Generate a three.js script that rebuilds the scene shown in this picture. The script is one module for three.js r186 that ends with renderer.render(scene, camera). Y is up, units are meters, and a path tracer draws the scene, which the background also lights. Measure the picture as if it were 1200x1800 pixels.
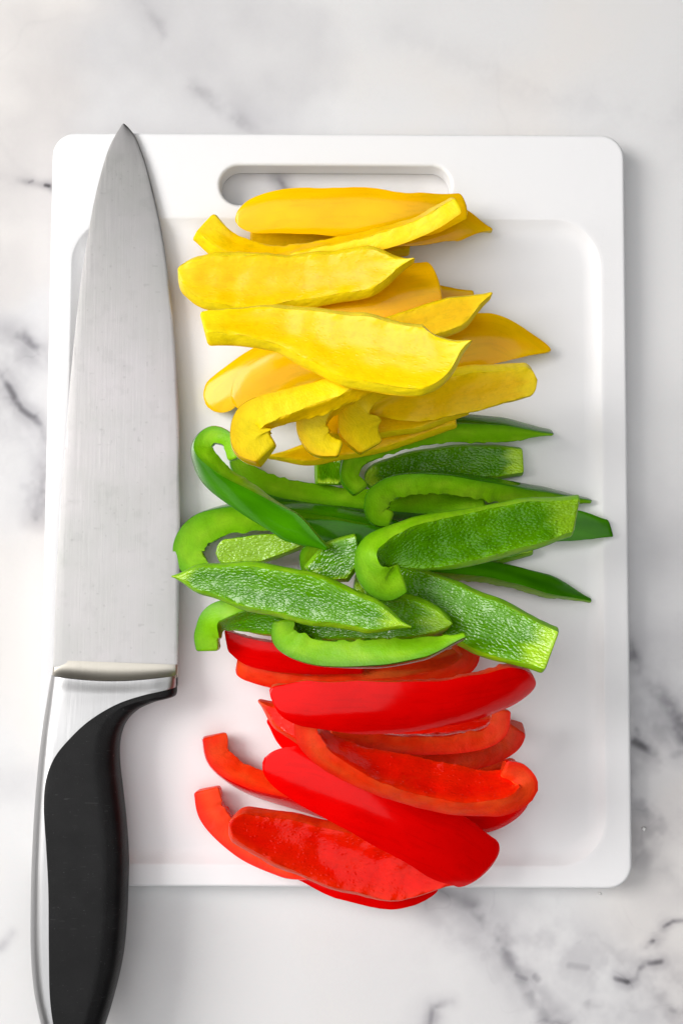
import * as THREE from 'three';
import { mergeVertices, mergeGeometries } from 'three/addons/utils/BufferGeometryUtils.js';
import { RoundedBoxGeometry } from 'three/addons/geometries/RoundedBoxGeometry.js';
import { RectAreaLightUniformsLib } from 'three/addons/lights/RectAreaLightUniformsLib.js';
import { createNoise3D } from 'simplex-noise';

// ---------------------------------------------------------------- camera, light, exposure
const scene = new THREE.Scene();
scene.background = new THREE.Color(0x000000);
const camera = new THREE.PerspectiveCamera(45, 682 / 1024, 0.01, 20);
const CAM = new THREE.Vector3(0.00175, 0.4449, 0.0333), PITCH = 0.0688;
camera.position.copy(CAM);
camera.up.set(0, 0, -1);
camera.lookAt(CAM.x, CAM.y - Math.cos(PITCH), CAM.z - Math.sin(PITCH));
camera.updateMatrixWorld(true);

const renderer = new THREE.WebGLRenderer({ antialias: true });
renderer.setSize(682, 1024);
renderer.toneMapping = THREE.LinearToneMapping;
renderer.toneMappingExposure = 1.07;
renderer.shadowMap.enabled = true;

RectAreaLightUniformsLib.init();
function lightPanel(name, label, pos, aim, w, h, color, intensity) {
  const g = new THREE.Group();
  g.name = name; g.userData = { label, category: 'lamp' };
  g.position.copy(pos); scene.add(g);
  g.up.set(0, 0, 1); g.lookAt(aim);                       // +z of the group faces the table
  const panel_back = new THREE.Mesh(new RoundedBoxGeometry(w + 0.06, h + 0.06, 0.08, 3, 0.02), new THREE.MeshStandardMaterial({ color: 0x222222, roughness: 0.7 }));
  panel_back.name = 'panel_back'; panel_back.position.z = -0.05; g.add(panel_back);
  const panel_face = new THREE.Mesh(new RoundedBoxGeometry(w, h, 0.01, 2, 0.004), new THREE.MeshStandardMaterial({ color: 0xffffff, roughness: 1, emissive: color, emissiveIntensity: 0.25 }));
  panel_face.name = 'panel_face'; g.add(panel_face);
  const l = new THREE.RectAreaLight(color, intensity, w, h);
  l.name = 'panel_glow'; l.position.z = 0.012; l.rotation.y = Math.PI; g.add(l);   // a RectAreaLight shines along its -z
}
lightPanel('unseen_side_light', 'unseen light panel on the left, giving the soft window light', new THREE.Vector3(-1.16, 0.96, -0.32), new THREE.Vector3(0, 0, 0), 0.78, 0.78, new THREE.Color(1, 0.975, 0.95), 10.4);  // out of view, stands in for a window lighting everything from the left
lightPanel('unseen_overhead_light', 'unseen light panel overhead, giving the ceiling light mirrored in the blade', new THREE.Vector3(-0.1, 1.25, 0.30), new THREE.Vector3(-0.1, 0, 0.30), 2.0, 1.9, new THREE.Color(0.975, 0.985, 1), 0.70);  // unseen panel in place of ceiling bounce, lights from above and brightens the blade

// ---------------------------------------------------------------- helpers
function rng(seed) { let a = seed >>> 0; return () => { a = (a + 0x6D2B79F5) | 0; let t = Math.imul(a ^ (a >>> 15), 1 | a); t = (t + Math.imul(t ^ (t >>> 7), 61 | t)) ^ t; return ((t ^ (t >>> 14)) >>> 0) / 4294967296; }; }
const noise3 = createNoise3D(rng(11));
const clamp = (x, a, b) => Math.min(b, Math.max(a, x)), lerp = (a, b, t) => a + (b - a) * t;
const smooth = (a, b, x) => { const t = clamp((x - a) / (b - a), 0, 1); return t * t * (3 - 2 * t); };
const MM = 0.001, PX = 0.000205;                           // metres per photo pixel on the board
const FPX = 900 / Math.tan(Math.PI / 8), cP = Math.cos(PITCH), sP = Math.sin(PITCH);
function at(px, py, h) {                                   // photo pixel -> point at height h
  const x = (px - 600) / FPX, y = (900 - py) / FPX;
  const d = new THREE.Vector3(x, -cP + y * sP, -sP - y * cP);
  const t = (h - CAM.y) / d.y;
  return new THREE.Vector3(CAM.x + d.x * t, h, CAM.z + d.z * t);
}
const taken = {};
function numbered(n) { if (!(n in taken)) { taken[n] = 0; return n; } taken[n]++; return n + '_' + String(taken[n]).padStart(3, '0'); }
function mesh(name, geo, mat, parent) {
  const m = new THREE.Mesh(geo, mat); m.name = name; m.castShadow = m.receiveShadow = true; parent.add(m); return m;
}
function thing(name, label, category, group) {
  const g = new THREE.Group(); g.name = numbered(name); g.userData = { label, category }; if (group) g.userData.group = group; scene.add(g); return g;
}
// monotone-ish interpolation through [key, value] pairs
function curve(pts) {
  const n = pts.length, m = [];
  for (let i = 0; i < n; i++) {
    if (i === 0) m.push((pts[1][1] - pts[0][1]) / (pts[1][0] - pts[0][0]));
    else if (i === n - 1) m.push((pts[n - 1][1] - pts[n - 2][1]) / (pts[n - 1][0] - pts[n - 2][0]));
    else m.push((pts[i + 1][1] - pts[i - 1][1]) / (pts[i + 1][0] - pts[i - 1][0]));
  }
  return (x) => {
    if (x <= pts[0][0]) return pts[0][1]; if (x >= pts[n - 1][0]) return pts[n - 1][1];
    let i = 0; while (x > pts[i + 1][0]) i++;
    const h = pts[i + 1][0] - pts[i][0], t = (x - pts[i][0]) / h, t2 = t * t, t3 = t2 * t;
    return (2 * t3 - 3 * t2 + 1) * pts[i][1] + (t3 - 2 * t2 + t) * h * m[i] + (-2 * t3 + 3 * t2) * pts[i + 1][1] + (t3 - t2) * h * m[i + 1];
  };
}
// tileable noise
function hash2(x, y, s) { let h = Math.imul(x, 374761393) ^ Math.imul(y, 668265263) ^ Math.imul(s, 1274126177); h = Math.imul(h ^ (h >>> 13), 1274126177); return ((h ^ (h >>> 16)) >>> 0) / 4294967296; }
function tn(x, y, px, py, s) {                             // value noise, period px, py cells
  const xi = Math.floor(x), yi = Math.floor(y); let fx = x - xi, fy = y - yi;
  fx = fx * fx * fx * (fx * (fx * 6 - 15) + 10); fy = fy * fy * fy * (fy * (fy * 6 - 15) + 10);
  const x0 = ((xi % px) + px) % px, x1 = (x0 + 1) % px, y0 = ((yi % py) + py) % py, y1 = (y0 + 1) % py;
  const a = hash2(x0, y0, s), b = hash2(x1, y0, s), c = hash2(x0, y1, s), d = hash2(x1, y1, s);
  return a + (b - a) * fx + (c - a) * fy + (a - b - c + d) * fx * fy;
}
function fbm(u, v, cells, oct, s) { let f = 0, a = 0.5, n = 0, c = cells; for (let i = 0; i < oct; i++) { f += a * tn(u * c, v * c, c, c, s + i * 17); n += a; a *= 0.5; c *= 2; } return f / n; }
function grey(N, fn, repeatPerMetre) {
  const d = new Uint8Array(N * N * 4);
  for (let j = 0; j < N; j++) for (let i = 0; i < N; i++) { const v = clamp(fn(i / N, j / N), 0, 1) * 255, k = (j * N + i) * 4; d[k] = d[k + 1] = d[k + 2] = v; d[k + 3] = 255; }
  const t = new THREE.DataTexture(d, N, N); t.wrapS = t.wrapT = THREE.RepeatWrapping; t.magFilter = THREE.LinearFilter; t.minFilter = THREE.LinearMipmapLinearFilter; t.generateMipmaps = true;
  if (repeatPerMetre) t.repeat.set(repeatPerMetre, repeatPerMetre); t.needsUpdate = true; return t;
}

// ---------------------------------------------------------------- marble worktop
const TILE = 0.6;
function marbleTexture() {
  const N = 2048, dark = new Float32Array(N * N), halo = new Float32Array(N * N);
  const wx = (u, v) => (fbm(u, v, 14, 4, 5) - 0.5) * 0.030 + (fbm(u, v, 60, 3, 9) - 0.5) * 0.008;
  const wy = (u, v) => (fbm(u, v, 14, 4, 71) - 0.5) * 0.030 + (fbm(u, v, 60, 3, 77) - 0.5) * 0.008;
  // veins: pixel polyline, half width (px), strength
  const veins = [
    [[[-200, 480], [0, 575], [40, 585], [85, 628], [180, 690], [420, 760]], 10, 0.40],
    [[[-260, 520], [0, 600], [60, 630], [110, 650]], 26, 0.16],
    [[[-120, 560], [0, 655], [35, 715], [62, 735], [82, 772], [150, 900]], 7, 0.40],
    [[[0, 640], [50, 735], [80, 800]], 30, 0.12],
    [[[-10, 310], [52, 318], [82, 324], [120, 336]], 7, 0.2],
    [[[50, 318], [56, 316]], 4, 0.35], [[[78, 323], [84, 324]], 4, 0.5],
    [[[82, 840], [74, 880], [62, 910]], 11, 0.42], [[[60, 860], [70, 900]], 26, 0.20],
    [[[225, -30], [250, 8], [290, 55]], 10, 0.10],
    [[[340, 150], [400, 195], [440, 228], [495, 325], [560, 390]], 13, 0.17], [[[487, 312], [500, 330]], 7, 0.5],
    [[[1100, 1140], [1130, 1190], [1160, 1220], [1210, 1290], [1330, 1380]], 16, 0.34],
    [[[1195, 1270], [1205, 1290]], 20, 0.62], [[[1115, 1300], [1150, 1320]], 9, 0.48], [[[1118, 1280], [1124, 1288]], 6, 0.35],
    [[[1170, 1330], [1200, 1320]], 13, 0.22],
    [[[1090, 1360], [1140, 1420], [1180, 1490], [1260, 1560]], 42, 0.26],
    [[[1110, 1440], [1130, 1500], [1200, 1520]], 30, 0.20], [[[1140, 1440], [1215, 1500]], 8, 0.20],
    [[[690, 1500], [770, 1562], [830, 1590], [862, 1630], [905, 1705], [960, 1790], [1040, 1920]], 16, 0.34],
    [[[880, 1650], [920, 1710], [985, 1800]], 24, 0.26], [[[905, 1712], [922, 1718]], 8, 0.42], [[[938, 1714], [944, 1720]], 8, 0.42],
    [[[860, 1630], [876, 1640]], 8, 0.3],
    [[[750, 1600], [800, 1650], [850, 1660]], 20, 0.14], [[[780, 1655], [835, 1650]], 7, 0.15],
    [[[752, 1800], [756, 1770], [788, 1760]], 6, 0.34], [[[740, 1840], [758, 1786]], 14, 0.20],
    [[[1080, 1718], [1100, 1724], [1118, 1718], [1124, 1700], [1132, 1692], [1160, 1690]], 5.5, 0.56],
    [[[1165, 1626], [1180, 1618], [1200, 1616]], 4, 0.45], [[[1136, 1662], [1146, 1652]], 5, 0.45], [[[1140, 1690], [1166, 1622]], 14, 0.14],
    [[[1000, 1695], [1030, 1700]], 10, 0.30], [[[1020, 1690], [1070, 1780]], 34, 0.13], [[[1150, 1740], [1190, 1790]], 30, 0.20], [[[1178, 1776], [1192, 1780]], 9, 0.34], [[[1035, 1762], [1055, 1766]], 10, 0.24],
    [[[960, 1660], [1200, 1760]], 60, 0.18], [[[800, 1600], [900, 1680]], 50, 0.12], [[[1120, 1200], [1190, 1420]], 50, 0.16], [[[-40, 640], [60, 740]], 60, 0.05],
    [[[700, 60], [980, 180], [1300, 210]], 30, 0.05], [[[20, 1640], [0, 1665]], 8, 0.2],
    [[[-500, 1500], [-300, 1250], [-180, 1100]], 18, 0.3], [[[1500, 300], [1420, 600], [1340, 760]], 18, 0.3], [[[300, 2200], [420, 2050], [500, 2010]], 16, 0.3], [[[900, -400], [1000, -250], [1200, -160]], 16, 0.3],
  ];
  const warpU = new Float32Array(N * N), warpV = new Float32Array(N * N);
  const M = 512, wu = new Float32Array(M * M), wv = new Float32Array(M * M);
  for (let j = 0; j < M; j++) for (let i = 0; i < M; i++) { wu[j * M + i] = wx(i / M, j / M); wv[j * M + i] = wy(i / M, j / M); }
  const bil = (A, u, v) => { const x = u * M, y = v * M, xi = Math.floor(x), yi = Math.floor(y), fx = x - xi, fy = y - yi, a = (xi % M + M) % M, b = (a + 1) % M, c = (yi % M + M) % M, d = (c + 1) % M; return lerp(lerp(A[c * M + a], A[c * M + b], fx), lerp(A[d * M + a], A[d * M + b], fx), fy); };
  for (const [pl, hw, st] of veins) {
    const P = pl.map(([x, y]) => { const p = at(x, y, 0); return [p.x / TILE + 0.5, p.z / TILE + 0.5]; });
    const W = hw * PX * 1.03 / TILE, amp = clamp(W * 26, 0.25, 1.0);
    for (let s = 0; s < Math.max(1, P.length - 1); s++) {
      const a = P[s], b = P[Math.min(s + 1, P.length - 1)], R = W * 6 + 0.012;
      const i0 = Math.floor((Math.min(a[0], b[0]) - R) * N), i1 = Math.ceil((Math.max(a[0], b[0]) + R) * N), j0 = Math.floor((Math.min(a[1], b[1]) - R) * N), j1 = Math.ceil((Math.max(a[1], b[1]) + R) * N);
      for (let j = j0; j <= j1; j++) for (let i = i0; i <= i1; i++) {
        const u = i / N, v = j / N, U = u + bil(wu, u, v) * amp * 0.55, V = v + bil(wv, u, v) * amp * 0.55;
        const dx = b[0] - a[0], dy = b[1] - a[1], l2 = dx * dx + dy * dy || 1e-9, t = clamp(((U - a[0]) * dx + (V - a[1]) * dy) / l2, 0, 1);
        const d = Math.hypot(U - a[0] - dx * t, V - a[1] - dy * t) / W;
        if (d > 6) continue;
        const k = ((j % N + N) % N) * N + ((i % N + N) % N), w = st * Math.exp(-d * d * 0.9);
        if (w > dark[k]) dark[k] = w; const hv = st * 0.42 * Math.exp(-d * d * 0.10); if (hv > halo[k]) halo[k] = hv;
      }
    }
  }
  const d = new Uint8Array(N * N * 4), gc = (x) => 255 * Math.pow(clamp(x, 0, 1), 1 / 2.2);
  for (let j = 0; j < N; j++) for (let i = 0; i < N; i++) {
    const u = i / N, v = j / N, k = j * N + i;
    const cloud = fbm(u, v, 9, 5, 31), fine = fbm(u, v, 90, 3, 41), warm = fbm(u, v, 7, 4, 51), speck = tn(u * 700, v * 700, 700, 700, 61);
    const mid = fbm(u, v, 36, 4, 45), brk = smooth(0.34, 0.66, fine * 0.5 + mid * 0.5);
    let w = dark[k] * (0.10 + 1.12 * brk) + halo[k] * (0.25 + 1.2 * smooth(0.35, 0.65, fbm(u, v, 22, 4, 58)));
    const fil = Math.abs(fbm(u + bil(wu, u, v) * 0.8, v + bil(wv, u, v) * 0.8, 26, 4, 131) - 0.5); w += halo[k] * 0.6 * Math.exp(-fil * fil * 2600) * brk;
    w += smooth(0.44, 0.70, cloud) * 0.13 * (0.5 + 1.0 * mid);
    // thin natural side veins
    const r = Math.abs(fbm(u + bil(wu, u, v) * 0.6, v + bil(wv, u, v) * 0.6, 6, 4, 91) - 0.5); w += 0.025 * Math.exp(-r * r * 9000) * smooth(0.4, 0.65, warm);
    w += (speck - 0.5) * 0.012;
    w = clamp(w, 0, 0.9);
    const b = 0.745 * (1 - w), wm = smooth(0.42, 0.66, warm) * 0.028;
    d[k * 4] = gc(b * (1 + wm - 0.02 * w)); d[k * 4 + 1] = gc(b * (0.995 - 0.05 * w)); d[k * 4 + 2] = gc(b * (0.995 - wm + 0.05 * w)); d[k * 4 + 3] = 255;
  }
  const t = new THREE.DataTexture(d, N, N); t.colorSpace = THREE.SRGBColorSpace; t.wrapS = t.wrapT = THREE.RepeatWrapping; t.magFilter = THREE.LinearFilter; t.minFilter = THREE.LinearMipmapLinearFilter; t.generateMipmaps = true; t.needsUpdate = true;
  return t;
}
{
  const S = 1.5, T = 0.03, g = new RoundedBoxGeometry(S, T, S, 2, 0.003); g.translate(0, -T / 2, 0);
  const p = g.attributes.position, uv = g.attributes.uv;
  for (let i = 0; i < p.count; i++) uv.setXY(i, p.getX(i) / TILE + 0.5, p.getZ(i) / TILE + 0.5 + (p.getY(i) < -0.004 ? p.getY(i) / TILE : 0));
  const m = mesh('marble_worktop', g, new THREE.MeshPhysicalMaterial({ map: marbleTexture(), roughness: 0.3, specularIntensity: 0.7 }), scene);
  m.userData = { label: 'white marble worktop with smoky grey veins', category: 'worktop', kind: 'structure' };
}

// ---------------------------------------------------------------- cutting board
const RIM = 0.0095, FLOOR = 0.0071, BW = 0.206, BL = 0.2672, BROT = 0.00474;
function loop(cx, cz, w, l, r, off, y) {                   // rounded rectangle, 4 x 14 points
  const out = [], hw = w / 2 + off, hl = l / 2 + off, rr = Math.max(1e-4, Math.min(r + off, hw, hl)), K = 14;
  for (const [sx, sz, a0] of [[1, 1, 0], [-1, 1, 90], [-1, -1, 180], [1, -1, 270]])
    for (let k = 0; k <= K; k++) { const a = (a0 + 90 * k / K) * Math.PI / 180; out.push([cx + sx * (hw - rr) + Math.cos(a) * rr, y, cz + sz * (hl - rr) + Math.sin(a) * rr]); }
  return out;
}
{
  const toB = (px, py, h) => { const p = at(px, py, h), c = Math.cos(BROT), s = Math.sin(BROT); return [p.x * c + p.z * s, -p.x * s + p.z * c]; };
  const s0 = toB(387, 290, RIM), s1 = toB(792, 361, RIM), r0 = toB(126, 381, RIM), r1 = toB(1066, 1524, RIM);
  const slot = { cx: (s0[0] + s1[0]) / 2, cz: (s0[1] + s1[1]) / 2, w: s1[0] - s0[0], l: s1[1] - s0[1], r: (s1[1] - s0[1]) / 2 - 1e-4 };
  const rec = { cx: (r0[0] + r1[0]) / 2, cz: (r0[1] + r1[1]) / 2, w: r1[0] - r0[0], l: r1[1] - r0[1], r: 0.017 };
  const ou = { cx: 0, cz: 0, w: BW, l: BL, r: 0.0085 };
  const L = (o, off, y) => loop(o.cx, o.cz, o.w, o.l, o.r, off, y);
  const pos = [];
  const tri = (a, b, c) => pos.push(...a, ...b, ...c);
  const strip = (A, B) => { const n = A.length; for (let i = 0; i < n; i++) { const j = (i + 1) % n; tri(A[i], B[j], A[j]); tri(A[i], B[i], B[j]); } };
  const chain = (Ls) => { for (let i = 0; i + 1 < Ls.length; i++) strip(Ls[i], Ls[i + 1]); };
  const flat = (outer, holes, y, up) => {
    const sh = new THREE.Shape(outer.map((p) => new THREE.Vector2(p[0], p[2]))); for (const h of holes) sh.holes.push(new THREE.Path(h.map((p) => new THREE.Vector2(p[0], p[2]))));
    const g = new THREE.ShapeGeometry(sh).toNonIndexed().attributes.position;
    for (let i = 0; i < g.count; i += 3) { const q = [0, 1, 2].map((k) => [g.getX(i + k), y, g.getY(i + k)]); const n = (q[1][2] - q[0][2]) * (q[2][0] - q[0][0]) - (q[1][0] - q[0][0]) * (q[2][2] - q[0][2]); (n > 0) === up ? tri(q[0], q[1], q[2]) : tri(q[0], q[2], q[1]); }
  };
  const e = 0.0013, arc = (k, n) => k / n * Math.PI / 2;
  // outer wall, top to bottom
  const outer = [L(ou, -e - 0.0006, RIM)]; for (let k = 0; k <= 6; k++) outer.push(L(ou, -e + e * Math.sin(arc(k, 6)), RIM - e + e * Math.cos(arc(k, 6))));
  for (let k = 0; k <= 4; k++) outer.push(L(ou, -0.001 + 0.001 * Math.cos(arc(k, 4)), 0.0012 - 0.001 * Math.sin(arc(k, 4))));
  outer.push(L(ou, -0.002, 0.0002));
  chain(outer.slice().reverse());
  // slot wall
  const sl = [L(slot, e + 0.0006, RIM)]; for (let k = 0; k <= 6; k++) sl.push(L(slot, e - e * Math.sin(arc(k, 6)), RIM - e + e * Math.cos(arc(k, 6))));
  for (let k = 0; k <= 4; k++) sl.push(L(slot, 0.001 - 0.001 * Math.cos(arc(k, 4)), 0.0012 - 0.001 * Math.sin(arc(k, 4))));
  sl.push(L(slot, 0.002, 0.0002));
  chain(sl);
  // recess: rounded lip, sloping wall, fillet into the floor
  const re = [L(rec, 0.0012, RIM)], D = RIM - FLOOR, WW = 0.0066;
  for (let k = 0; k <= 14; k++) { const t = k / 14; re.push(L(rec, -WW * t, RIM - D * Math.pow(smooth(0, 1, Math.pow(t, 0.62)), 0.9))); }
  re.push(L(rec, -WW - 0.003, FLOOR));
  chain(re);
  flat(outer[0], [sl[0], re[0]], RIM, true);
  flat(re[re.length - 1], [], FLOOR, true);
  flat(outer[outer.length - 1], [sl[sl.length - 1]], 0.0002, false);
  let g = new THREE.BufferGeometry(); g.setAttribute('position', new THREE.Float32BufferAttribute(pos, 3));
  g = mergeVertices(g, 1e-6); g.computeVertexNormals();
  const uv = []; const p = g.attributes.position; for (let i = 0; i < p.count; i++) uv.push(p.getX(i), p.getZ(i)); g.setAttribute('uv', new THREE.Float32BufferAttribute(uv, 2));
  // fine knife scores and moulded grain of a used plastic board
  const R = rng(5), N = 1024, sc = new Float32Array(N * N);
  for (let k = 0; k < 260; k++) { let x = R() * N, y = R() * N; const a = (R() - 0.5) * 1.1 + (R() < 0.7 ? 0 : 1.4), n = 60 + R() * 260, s = 0.2 + 0.6 * R(), bend = (R() - 0.5) * 0.002; for (let i = 0; i < n; i++) { x += Math.cos(a + bend * i); y += Math.sin(a + bend * i); const q = ((Math.floor(y) % N + N) % N) * N + ((Math.floor(x) % N + N) % N); sc[q] = Math.max(sc[q], s * Math.sin(Math.PI * i / n)); } }
  const bump = grey(N, (u, v) => 0.72 - 0.45 * sc[Math.floor(v * N) * N + Math.floor(u * N)] + (tn(u * 300, v * 300, 300, 300, 3) - 0.5) * 0.16 + (fbm(u, v, 20, 3, 8) - 0.5) * 0.14, 1 / 0.16);
  const b = thing('cutting_board', 'white plastic cutting board with rounded corners and a handle slot', 'cutting board');
  mesh('board_body', g, new THREE.MeshPhysicalMaterial({ color: new THREE.Color().setRGB(0.86, 0.86, 0.87), roughness: 0.42, bumpMap: bump, bumpScale: 0.00008, specularIntensity: 0.7 }), b);
  b.rotation.y = -BROT;
}

// ---------------------------------------------------------------- height field on which the slices come to rest
const HX0 = -0.115, HZ0 = -0.14, CELL = 0.0005, HN = 460, HM = 560;
const topMap = new Float32Array(HN * HM).fill(FLOOR);
function raster(P, I, lowest) {                            // Map cell -> lowest (or highest) y of the triangles
  const out = new Map();
  for (let t = 0; t < I.length; t += 3) {
    const a = I[t] * 3, b = I[t + 1] * 3, c = I[t + 2] * 3;
    const ax = (P[a] - HX0) / CELL, az = (P[a + 2] - HZ0) / CELL, bx = (P[b] - HX0) / CELL, bz = (P[b + 2] - HZ0) / CELL, cx = (P[c] - HX0) / CELL, cz = (P[c + 2] - HZ0) / CELL;
    const i0 = Math.max(0, Math.floor(Math.min(ax, bx, cx))), i1 = Math.min(HN - 1, Math.ceil(Math.max(ax, bx, cx))), j0 = Math.max(0, Math.floor(Math.min(az, bz, cz))), j1 = Math.min(HM - 1, Math.ceil(Math.max(az, bz, cz)));
    const y = lowest ? Math.min(P[a + 1], P[b + 1], P[c + 1]) : Math.max(P[a + 1], P[b + 1], P[c + 1]);
    for (let j = j0; j <= j1; j++) for (let i = i0; i <= i1; i++) { const k = j * HN + i, o = out.get(k); if (o === undefined || (lowest ? y < o : y > o)) out.set(k, y); }
  }
  return out;
}
function settle(P, I, dir, limAlong, limAcross) {          // lowest tilt a + b x + c z that clears what lies below
  const low = raster(P, I, true), n = low.size, X = new Float32Array(n), Z = new Float32Array(n), D = new Float32Array(n);
  let k = 0, mx = 0, mz = 0;
  for (const [c, y] of low) { X[k] = HX0 + (c % HN + 0.5) * CELL; Z[k] = HZ0 + (Math.floor(c / HN) + 0.5) * CELL; D[k] = topMap[c] - y; mx += X[k]; mz += Z[k]; k++; }
  mx /= n; mz /= n;
  for (let i = 0; i < n; i++) { X[i] -= mx; Z[i] -= mz; }
  let best = null;
  const tryIt = (s, q) => { const b = s * dir.x - q * dir.z, c = s * dir.z + q * dir.x; let a = -1; for (let i = 0; i < n; i++) { const v = D[i] - b * X[i] - c * Z[i]; if (v > a) a = v; } const cost = a + 0.0012 * Math.abs(q) + 0.0004 * Math.abs(s); if (!best || cost < best.cost) best = { cost, a, b, c, s, q }; };
  for (let i = -10; i <= 10; i++) for (let j = -5; j <= 5; j++) tryIt(limAlong * i / 10, limAcross * j / 5);
  const b0 = best; for (let i = -3; i <= 3; i++) for (let j = -3; j <= 3; j++) tryIt(clamp(b0.s + limAlong * i / 40, -limAlong, limAlong), clamp(b0.q + limAcross * j / 20, -limAcross, limAcross));
  const { a, b, c } = best; return (x, z) => a + 0.00025 + b * (x - mx) + c * (z - mz);
}

// ---------------------------------------------------------------- pepper slices
function pimples(G, share, seedN) {                                    // inner wall: fine wet pimples
  const N = 512, R = rng(seedN), pts = []; for (let j = 0; j < G; j++) for (let i = 0; i < G; i++) pts.push([i + 0.1 + 0.8 * R(), j + 0.1 + 0.8 * R(), R() < share ? 0.5 + 0.5 * R() : 0]);
  return grey(N, (u, v) => {
    u += (tn(u * 9, v * 9, 9, 9, 2) - 0.5) * 0.03; const x = u * G, y = v * G, xi = Math.floor(x), yi = Math.floor(y); let h = 0;
    for (let b = -1; b <= 1; b++) for (let a = -1; a <= 1; a++) { const p = pts[(((yi + b) % G + G) % G) * G + (((xi + a) % G + G) % G)]; const dx = x - (p[0] + Math.floor((xi + a) / G) * G), dy = y - (p[1] + Math.floor((yi + b) / G) * G); h = Math.max(h, p[2] * Math.max(0, 1 - (dx * dx * 1.0 + dy * dy * 2.4) * 1.5)); }
    return 0.15 + 0.7 * h * (0.45 + 0.9 * tn(u * 12, v * 12, 12, 12, 14)) + 0.15 * tn(u * 90, v * 90, 90, 90, 4);
  }, 1 / 0.03);
}
const pimple = pimples(29, 0.8, 3), beads = pimples(40, 0.13, 8);
const cutGrain = grey(512, (u, v) => fbm(u, v, 48, 4, 29) * 0.8 + 0.2 * tn(u * 16, v * 16, 16, 16, 2), 1 / 0.02);
const skinGrain = grey(256, (u, v) => fbm(u, v, 6, 3, 33), 1 / 0.03);
// print-free mottling of the flesh: fibres along the slice, small cells, faint flecks in the skin
const colourTex = (t) => { t.colorSpace = THREE.SRGBColorSpace; return t; };
const fibre = colourTex(grey(512, (u, v) => 0.995 - 0.03 * smooth(0.45, 0.8, tn(u * 10, v * 60, 10, 60, 7)) * tn(u * 40, v * 160, 40, 160, 8) - 0.04 * smooth(0.4, 0.9, fbm(u, v, 20, 4, 19)) - 0.02 * tn(u * 120, v * 120, 120, 120, 11), 1 / 0.03));
const skinFleck = colourTex(grey(512, (u, v) => 0.995 - 0.03 * smooth(0.4, 0.8, fbm(u, v, 5, 4, 23)) - 0.025 * smooth(0.55, 0.9, tn(u * 6, v * 50, 6, 50, 24)) - 0.04 * smooth(0.86, 0.97, tn(u * 110, v * 110, 110, 110, 26)), 1 / 0.04));
const PAL = {
  yellow: { skin: [0.99, 0.51, 0.001], skin2: [0.99, 0.61, 0.001], cut: [0.99, 0.76, 0.003], rim: [0.99, 0.61, 0.001], inner: [0.99, 0.59, 0.001], rib: [0.99, 0.82, 0.012] },
  green: { skin: [0.034, 0.18, 0.001], skin2: [0.062, 0.28, 0.001], cut: [0.21, 0.54, 0.002], rim: [0.085, 0.32, 0.001], inner: [0.068, 0.25, 0.001], rib: [0.46, 0.76, 0.03] },
  red: { skin: [0.88, 0.0005, 0.0005], skin2: [0.97, 0.001, 0.001], cut: [0.99, 0.036, 0.002], rim: [0.97, 0.008, 0.001], inner: [0.97, 0.007, 0.001], rib: [0.99, 0.15, 0.025] },
};
const phys = (o) => new THREE.MeshPhysicalMaterial({ vertexColors: true, ...o });
const MAT = {};
for (const c of Object.keys(PAL)) MAT[c] = {
  skin: phys({ map: skinFleck, roughness: 0.13, specularIntensity: 0.45, bumpMap: skinGrain, bumpScale: 0.00004 }),
  inner: phys({ map: fibre, roughness: c === 'yellow' ? 0.28 : 0.08, specularIntensity: c === 'green' ? 0.8 : c === 'red' ? 0.42 : 0.3, bumpMap: c === 'green' ? pimple : beads, bumpScale: c === 'green' ? 0.00024 : c === 'red' ? 0.00011 : 0.00006 }),
  cut: phys({ map: fibre, roughness: 0.4, specularIntensity: 0.35, bumpMap: cutGrain, bumpScale: 0.00009 }),
};
const RINGS = 110, NS = 16, NE = 8;                        // rings, points on a wall, points on a cut edge
const WIDER = { yellow: 1.1, green: 1.02, red: 1.05 };
let sliceSeed = 0;
function crom(a, t) {                                      // Catmull-Rom through an array of numbers
  const n = a.length; if (n === 1) return a[0]; const x = t * (n - 1), i = Math.min(n - 2, Math.floor(x)), f = x - i;
  const p0 = i > 0 ? a[i - 1] : 2 * a[0] - a[1], p1 = a[i], p2 = a[i + 1], p3 = i + 2 < n ? a[i + 2] : 2 * a[n - 1] - a[n - 2];
  return 0.5 * (2 * p1 + (p2 - p0) * f + (2 * p0 - 5 * p1 + 4 * p2 - p3) * f * f + (3 * p1 - p0 - 3 * p2 + p3) * f * f * f);
}
const lin = (a, t) => { if (!Array.isArray(a)) return a; const x = t * (a.length - 1), i = Math.min(a.length - 2, Math.floor(x)), f = x - i, s = f * f * (3 - 2 * f); return lerp(a[i], a[i + 1], lerp(f, s, 0.5)); };
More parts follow.
